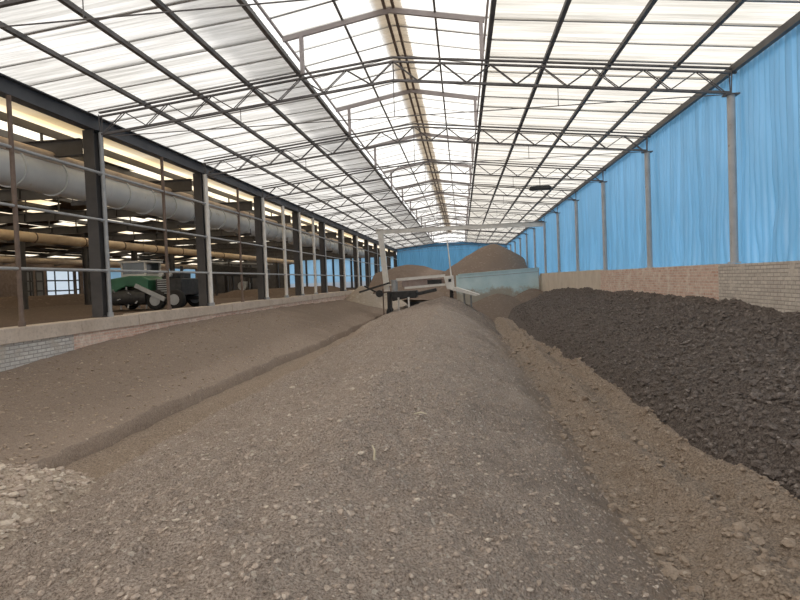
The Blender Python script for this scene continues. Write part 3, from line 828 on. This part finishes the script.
for k, (y0, y1, z0, z1, m) in enumerate(opens):
    p = MB(); p.box((HX0 - .06, y0, z0), (HX0 - .05, y1, z1))
    if m in ('milky', 'dim'):
        w = p.build('window_%d' % (k + 1), M[m]); tag(w, ('bright white' if m == 'milky' else 'dim') + ' window pane in the outer wall of the side hall', None, None, 'structure')
        f = MB(); nh = 3 if y1 - y0 > 1 else 1
        for j in range(nh + 1):
            yy = y0 + (y1 - y0) * (0, .3, .8, 1)[j] if nh == 3 else (y0, y1)[j]
            f.box((HX0 - .04, yy - .06, z0), (HX0 + .02, yy + .06, z1))
        for j in range(4):
            zz = z0 + (z1 - z0) * j / 3; f.box((HX0 - .04, y0, zz - .06), (HX0 + .02, y1, zz + .06))
        f.build('window_frame', M['dark_steel'], w)
    else:
        w = p.build('window_%d' % (k + 1), M[m]); tag(w, 'bright blue sheet opening in the outer wall of the side hall', None, None, 'structure')

# end wall of the side hall: blue panels with pale feet between dark stanchions
b = MB(); b.box((HX0, YB + .3, HF - .2), (-24.4, YB + .4, 5.45)); b.box((-24.4, YB + .3, 6.0), (-8.95, YB + .4, 6.2))
b.box((-24.4, YB + .3, HF - .2), (-8.95, YB + .4, HF + .12))
b.prism([(HX0, 5.45), (-24.4, 5.45), (-24.4, 6.2), (-8.95, 6.2), (-8.95, 6.6), (HR, hroof(HR) - .02)], 'y', YB + .3, YB + .4)
tag(b.build('wall_hall_end', M['dark_steel']), 'dark end wall of the side hall around its blue panels', None, None, 'structure')
xs = np.arange(-24.4, -8.9, 1.29)
for k in range(len(xs) - 1):
    a, c = xs[k] + .12, xs[k + 1] - .12
    p = MB(); p.box((a, YB + .33, HF + .95), (c, YB + .34, 6.05)); w = p.build('window_%d' % (20 + k), M['blue_bright']); tag(w, 'blue sheet panel in the end wall of the side hall', None, None, 'structure')
    p = MB(); p.box((a, YB + .33, HF + .1), (c, YB + .34, HF + .95)); p.build('pale_foot', M['pale'], w)
b = MB()
for x in xs: b.box((x - .13, YB + .28, HF), (x + .13, YB + .42, 6.2))
tag(b.build('trim_3', M['dark_steel']), 'dark stanchions between the blue panels of the hall end', None, None, 'structure')

# dark compost heaps on the side hall floor
def hall_heap(label, x0, x1, y0, y1, top, seed):
    def fn(x, y):
        u = np.clip(1 - np.abs((x - (x0 + x1) / 2) / ((x1 - x0) / 2)), 0, 1); w = np.clip(np.minimum(y - y0, y1 - y) / 2., 0, 1)
        return HF - .03 + top * np.minimum(u * 1.6, 1) * w + .10 * fbm(x * .8, y * .8, seed, 3) * np.minimum(u * 3, 1) * w
    tag(heightfield('hall_heap', np.arange(x0, x1 + .1, .3), np.arange(y0, y1 + .1, .4), fn, M['soil_hall']), label, 'compost heap', 'low heaps inside the side hall')
hall_heap('low dark heap on the side hall floor under the bright white window', -33, -27, 34, 62, .75, 81)
hall_heap('low dark heap on the side hall floor beyond the green machine', -20, -14, 44, 74, .55, 82)

# dark storage rack / screening plant at the back of the side hall
t = thing('screening_machine', 'dark skeletal screening machine deep in the side hall past the green machine', 'machine', (-22.5, 60, HF))
for k, (x, z0, z1) in enumerate(((-3, 0, 3.2), (-1.2, 0, 3.4), (.8, 0, 3.0), (2.4, 0, 2.8))):
    b = MB(); b.box((x - .08, -.5, z0), (x + .08, -.34, z1)); b.box((x - .08, .34, z0), (x + .08, .5, z1)); b.build('leg', M['dark_steel'], t)
b = MB(); b.prism([(-3.3, 2.2), (2.8, 1.5), (2.8, 2.5), (-3.3, 3.3)], 'y', -.55, .55); b.build('hopper', M['machine_dark'], t, bevel=.04)
b = MB(); b.bar((-3.2, 0, 3.45), (3.2, 0, 3.0), .5, .14); b.build('conveyor', M['grey_pipe'], t)
b = MB(); b.tube((.2, -.7, .9), (.2, .7, .9), .45, 18); b.build('drum', M['grey_pipe'], t, smooth=True)

# ------------------------------------------------------------------ green machine in the side hall
def wheel(r, w, parent, loc, axis='x'):
    b = MB(); d = (1,0,0) if axis == 'x' else (0,1,0)
    b.lathe((0,0,0), d, [(-w/2, r*.82), (-w/2+.03, r*.95), (-w*.3, r), (w*.3, r), (w/2-.03, r*.95), (w/2, r*.82)], 22)
    o = b.build('wheel', M['rubber'], parent, smooth=True, loc=loc)
    b = MB(); b.lathe((0,0,0), d, [(-w/2-.02, r*.2), (-w/2-.01, r*.55), (w/2+.01, r*.55), (w/2+.02, r*.2)], 16); b.build('hub', M['grey_pipe'], o, smooth=True)
    return o
g = thing('compost_turner', 'green hooded compost turning machine parked in the side hall', 'machine', (-13.1, 24.0, HF))
b = MB()
prof = [(-1.75, .25), (-1.75, 1.05), (-1.55, 1.18), (-1.0, 1.32), (-.2, 1.42), (.35, 1.40), (.6, 1.25), (.6, .75), (.2, .95), (-.35, 1.0), (-.7, .85), (-.95, .5), (-1.05, .25)]
b.prism(prof, 'y', -1.1, 1.1); b.build('hood', M['green'], g, bevel=.05)
b = MB(); b.tube((-.95, -.9, .55), (.5, -.9, .55), .32, 18); b.build('rotor', M['machine_dark'], g, smooth=True)
b = MB()
for k in range(16):
    a = k * 2.4; x = -.9 + k * .088
    b.bar((x, -.9, .55), (x, -.9 + .48 * math.cos(a), .55 + .48 * math.sin(a)), .05, .03)
b.build('rotor_teeth', M['grey_pipe'], g)
b = MB()
for x in (-.75, .25):
    for y in (-.6, .6): b.box((x - .035, y - .035, 1.35), (x + .035, y + .035, 1.98))
b.box((-.85, -.7, 1.96), (.35, .7, 2.03)); b.box((-.78, -.63, 1.35), (.28, .63, 1.5)); b.build('cab_frame', M['column'], g)
for yy in (-.6, .6):
    b = MB(); b.box((-.72, yy - .01, 1.5), (.22, yy + .01, 1.96)); b.build('cab_glass', M['glass_dark'], g)
e = MB(); e.box((.75, -.8, .55), (1.85, .8, 1.25)); e.box((.95, -.65, 1.25), (1.6, .65, 1.55)); e = e.build('engine_block', M['machine_dark'], g, bevel=.04)
b = MB(); b.tube((1.7, -.4, 1.25), (1.7, -.4, 1.75), .06, 12); b.build('exhaust', M['machine_dark'], e, smooth=True)
b = MB()
for z in np.arange(.65, 1.2, .09): b.box((.85, -.83, z), (1.35, -.8, z + .04))
b.build('radiator_grille', M['grey_pipe'], e)
b = MB(); b.tube((1.0, -.84, 1.42), (1.0, -.6, 1.42), .09, 14); b.tube((1.35, -.84, 1.40), (1.35, -.6, 1.40), .09, 14); b.build('headlight', M['lens'], e, smooth=True)
b = MB(); b.bar((.1, -1.15, 1.02), (1.3, -1.15, .42), .10, .16); b.build('lift_arm', M['grey_pipe'], g)
b = MB(); b.bar((.55, -.7, .42), (1.9, -.7, .42), .12, .16); b.bar((.55, .7, .42), (1.9, .7, .42), .12, .16); b.build('chassis', M['machine_dark'], g)
for x in (.85, 1.65):
    for y in (-.95, .95): wheel(.40, .28, g, (x, y, .40), 'y')
for y in (-1.15, 1.15): wheel(.34, .22, g, (-1.42, y, .34), 'y')

# ------------------------------------------------------------------ far end: gantry, turner, bay wall
g = thing('gantry', 'white portal gantry with a leaning post and a long beam across the shed', 'gantry', (-5.45, 44.2, 0))
b = MB(); b.bar((.02, 0, .1), (-.42, 0, 6.25), .38, .34, (0,1,0)); b.build('post', M['white_paint'], g)
b = MB(); b.bar((-.75, 0, 6.26), (11.35, 0, 6.32), .24, .30); b.build('beam', M['white_paint'], g)
b = MB(); b.box((10.1, -.14, 6.10), (11.35, .14, 6.48)); b.build('end_carriage', M['white_paint'], g)
b = MB(); b.box((-.72, -.2, 6.38), (-.2, .2, 6.48)); b.box((-.35, -.35, 2.28), (.25, .35, 2.36)); b.build('plate', M['white_paint'], g)

w = thing('compost_turner', 'off-white compost turning machine straddling the far end of the middle windrow', 'machine', (-2.4, 36.0, 0))
b = MB(); b.bar((-1.5, -.4, 2.66), (1.42, -.4, 2.80), .14, .16); b.build('upper_beam', M['white_paint'], w)
b = MB(); b.bar((-1.0, -.5, 2.16), (1.42, -.5, 2.28), .16, .13); b.build('lower_beam', M['white_paint'], w)
h = MB(); h.prism([(-1.2, 2.2), (1.3, 2.28), (1.3, 2.62), (.4, 2.72), (-1.2, 2.60)], 'y', -.25, .9); h = h.build('engine_cover', M['red_grey'], w, bevel=.04)
b = MB(); b.box((.35, -.28, 2.34), (1.2, -.25, 2.58)); b.build('dark_vent', M['machine_dark'], h)
c = MB(); c.prism([(1.33, 2.75), (1.88, 2.80), (1.95, 1.95), (1.50, 2.0)], 'y', -.55, .6); c = c.build('side_box', M['white_paint'], w, bevel=.03)
b = MB(); b.box((1.60, -.58, 2.42), (1.76, -.54, 2.60)); b.build('hatch', M['machine_dark'], c)
b = MB(); b.tube((-1.62, -.3, 1.95), (-1.62, -.3, 2.62), .19, 18); b.tube((-1.62, -.3, 2.60), (-1.62, -.3, 2.66), .24, 18); b.build('drum', M['grey_pipe'], w, smooth=True)
b = MB(); b.box((-1.75, -.75, 1.55), (-.3, .8, 1.98)); b.bar((-1.75, -.65, 1.5), (.9, -.65, 2.0), .14, .2); b.build('undercarriage', M['machine_dark'], w, bevel=.04)
for x in (-1.35, -.75): 
    b = MB(); b.box((x - .05, -.95, .2), (x + .05, -.85, 1.62)); b.build('leg', M['offwhite' if x < -1 else 'white_paint'], w)
for x, y in ((-2.0, -.4), (-2.0, .7), (1.75, -.3), (1.75, .7)):
    wheel(.42, .26, w, (x, y, .55 if x < 0 else .48), 'x')
for x in (-2.0, 1.75):
    b = MB(); b.box((x - .1, -.25, .5), (x + .1, .6, 1.95)); b.build('side_leg', M['machine_dark'], w)
b = MB(); b.tube((-.9, .1, 1.0), (1.6, .1, 1.0), .3, 16); b.build('rotor', M['machine_dark'], w, smooth=True)
# linkage on the near-left side
l = thing('drag_linkage', 'tangle of dark levers beside the off-white machine, by the leaning post', 'machinery', (-5.2, 37.0, 0))
b = MB(); b.bar((-1.2, 0, 1.98), (.75, 0, 2.5), .09, .11); b.build('long_lever', M['machine_dark'], l)
b = MB(); b.bar((-.9, .3, 2.35), (.1, .2, 1.8), .08, .10); b.build('short_lever', M['machine_dark'], l)
b = MB(); b.bar((-.3, -.2, 1.9), (1.15, -.2, 1.95), .1, .1); b.build('draw_bar', M['brown_steel'], l)
for x in (.3,):
    b = MB(); b.box((x - .035, -.035, .1), (x + .035, .035, 2.15)); b.build('leg', M['brown_steel'], l)
b = MB(); b.tube((.1, -.3, 1.85), (.1, .3, 1.85), .22, 16); b.build('pulley', M['machine_dark'], l, smooth=True)
s = MB(); s.prism([(-.85, 1.96), (.6, 1.55), (.85, 1.62), (-.5, 2.10)], 'y', -.6, 1.6); s = s.build('discharge_chute', M['white_paint']); s.location = (.15, 35.6, 0)
tag(s, 'flat white chute sloping down beside the off-white machine', 'chute')
b = MB(); b.box((-.1, .4, .0), (.0, .55, 1.8)); b.box((.3, .4, .0), (.4, .55, 1.66)); b.build('leg', M['grey_pipe'], s)
b = MB(); b.tube((-.55, 36.0, 1.7), (-.80, 36.0, 4.90), .045, 12, .035); o = b.build('light_pole', M['white_pipe'], smooth=True)
tag(o, 'thin pale pole rising from the off-white machine towards the roof', 'pole')

t = thing('bay_wall', 'light blue low bay wall stained with mud in front of the cone heap', 'wall', (0,0,0))
b = MB(); b.prism([(-.25, -.1), (5.72, -.1), (5.72, 3.14), (-.25, 2.86)], 'y', 46.0, 46.22); b.build('front_panel', M['aqua'], t)
b = MB(); b.prism([(46.1, -.1), (51.5, -.1), (51.5, 2.5), (46.1, 2.84)], 'x', -.45, -.25); b.build('return_panel', M['aqua'], t)
b = MB(); b.bar((-.3, 46.08, 2.89), (5.74, 46.08, 3.17), .30, .07); b.build('capping', M['aqua'], t)
b = MB(); b.bar((-.25, 45.99, 2.62), (5.7, 45.99, 2.88), .03, .03); b.build('seam_strip', M['grey_pipe'], t)
b = MB(); b.box((-.1, -.1, 0), (.1, .1, 3.2)); o = b.build('grey_post', M['concrete']); o.location = (5.72, 46.5, 0); tag(o, 'grey post at the end of the light blue bay wall', 'post')

# floodlight under the third truss
f = thing('floodlight', 'dark oblong lamp hung beneath the trusses on the blue wall side', 'lamp', (3.41, 26.0, 6.22))
h = MB(); h.prism([(-.46, .03), (-.40, .14), (.36, .15), (.47, .08), (.47, .0), (-.40, -.02)], 'y', -.14, .14); h.build('housing', M['machine_dark'], f, bevel=.02)
b = MB(); b.box((-.34, -.11, -.035), (.38, .11, -.005)); b.build('lens', M['dark_steel'], f)
b = MB(); b.tube((0, 0, .14), (0, 0, .50), .014, 8); b.build('stem', M['truss'], f)

# slim dark pipe on the blue wall nearest the camera
b = MB(); b.tube((6.16, 11.55, 2.7), (6.16, 11.55, 4.9), .035, 10); o = b.build('down_pipe', M['girder'], smooth=True); tag(o, 'slim dark pipe standing against the blue wall above grey brick', 'pipe')

# stones and straw
def straw(x, y, L, ang, lab, tilt=.5):
    z = float(mid_h(np.array([x]), np.array([y]))[0]) - .01
    b = MB(); p = Vector((0,0,0)); d = Vector((math.cos(ang) * math.cos(tilt), math.sin(ang) * math.cos(tilt), math.sin(tilt))) * L
    m = d * .5 + Vector((.012, .0, .02)); b.tube(p, m, .010, 6, .008); b.tube(m, d, .008, 6, .004)
    o = b.build('straw', M['straw'], smooth=True); o.location = (x, y, z); tag(o, lab, 'straw')
straw(-.70, 4.40, .12, 1.9, 'pale bent straw standing up near the middle of the windrow', 1.0)
straw(-.52, 5.75, .16, -.5, 'pale straw lying on the windrow beyond the upright straw', .15)
for k, (x, y, s, lab) in enumerate(((-.79, 4.36, .03, 'pale stone at the foot of the upright straw'), (-1.25, 6.6, .045, 'pale stone high on the windrow crest'), (-.35, 3.9, .03, 'small pale stone in front of the upright straw, track side'),
                                    (-2.6, 8.8, .05, 'pale stone on the furrow flank of the windrow'))):
    stone(x, y, mid_h, s, lab, seed=k)

# ------------------------------------------------------------------ light
W = bpy.data.worlds.new('sky'); SC.world = W; W.use_nodes = True
bg = W.node_tree.nodes['Background']; bg.inputs[0].default_value = (1., .985, .965, 1); bg.inputs[1].default_value = 1.25
sd = bpy.data.lights.new('sun', 'SUN'); sd.energy = 3.0; sd.angle = math.radians(12); sd.color = (1., .96, .9)
so = bpy.data.objects.new('sun', sd); COL.objects.link(so); so.rotation_euler = Vector((.55, .42, .72)).to_track_quat('Z', 'Y').to_euler()

# ------------------------------------------------------------------ camera (fitted to the shed's regular bays)
Fp, yaw, pit, rol = 601.133, .104, .032, -.039
cy, sy, cp, sp, cr, sr = math.cos(yaw), math.sin(yaw), math.cos(pit), math.sin(pit), math.cos(rol), math.sin(rol)
fwd = Vector((-sy * cp, cy * cp, -sp)); rt = Vector((cy, sy, 0)); up = rt.cross(fwd)
R2 = rt * cr + up * sr; U2 = up * cr - rt * sr
cd = bpy.data.cameras.new('camera'); cam = bpy.data.objects.new('camera', cd); COL.objects.link(cam)
mw = Matrix((R2, U2, -fwd)).transposed().to_4x4(); mw.translation = (0, 0, CH); cam.matrix_world = mw
cd.sensor_width = 36; cd.sensor_fit = 'HORIZONTAL'; cd.lens = Fp / 800 * 36; cd.clip_start = .05; cd.clip_end = 400
SC.camera = cam
vs = SC.view_settings
vs.view_transform = 'Standard'; vs.look = 'None'; vs.exposure = .34; vs.gamma = 1; vs.use_curve_mapping = False
try:
    SC.cycles.max_bounces = 10; SC.cycles.diffuse_bounces = 6; SC.cycles.transmission_bounces = 8
    SC.cycles.sample_clamp_indirect = 6; SC.cycles.use_denoising = True
except Exception: pass
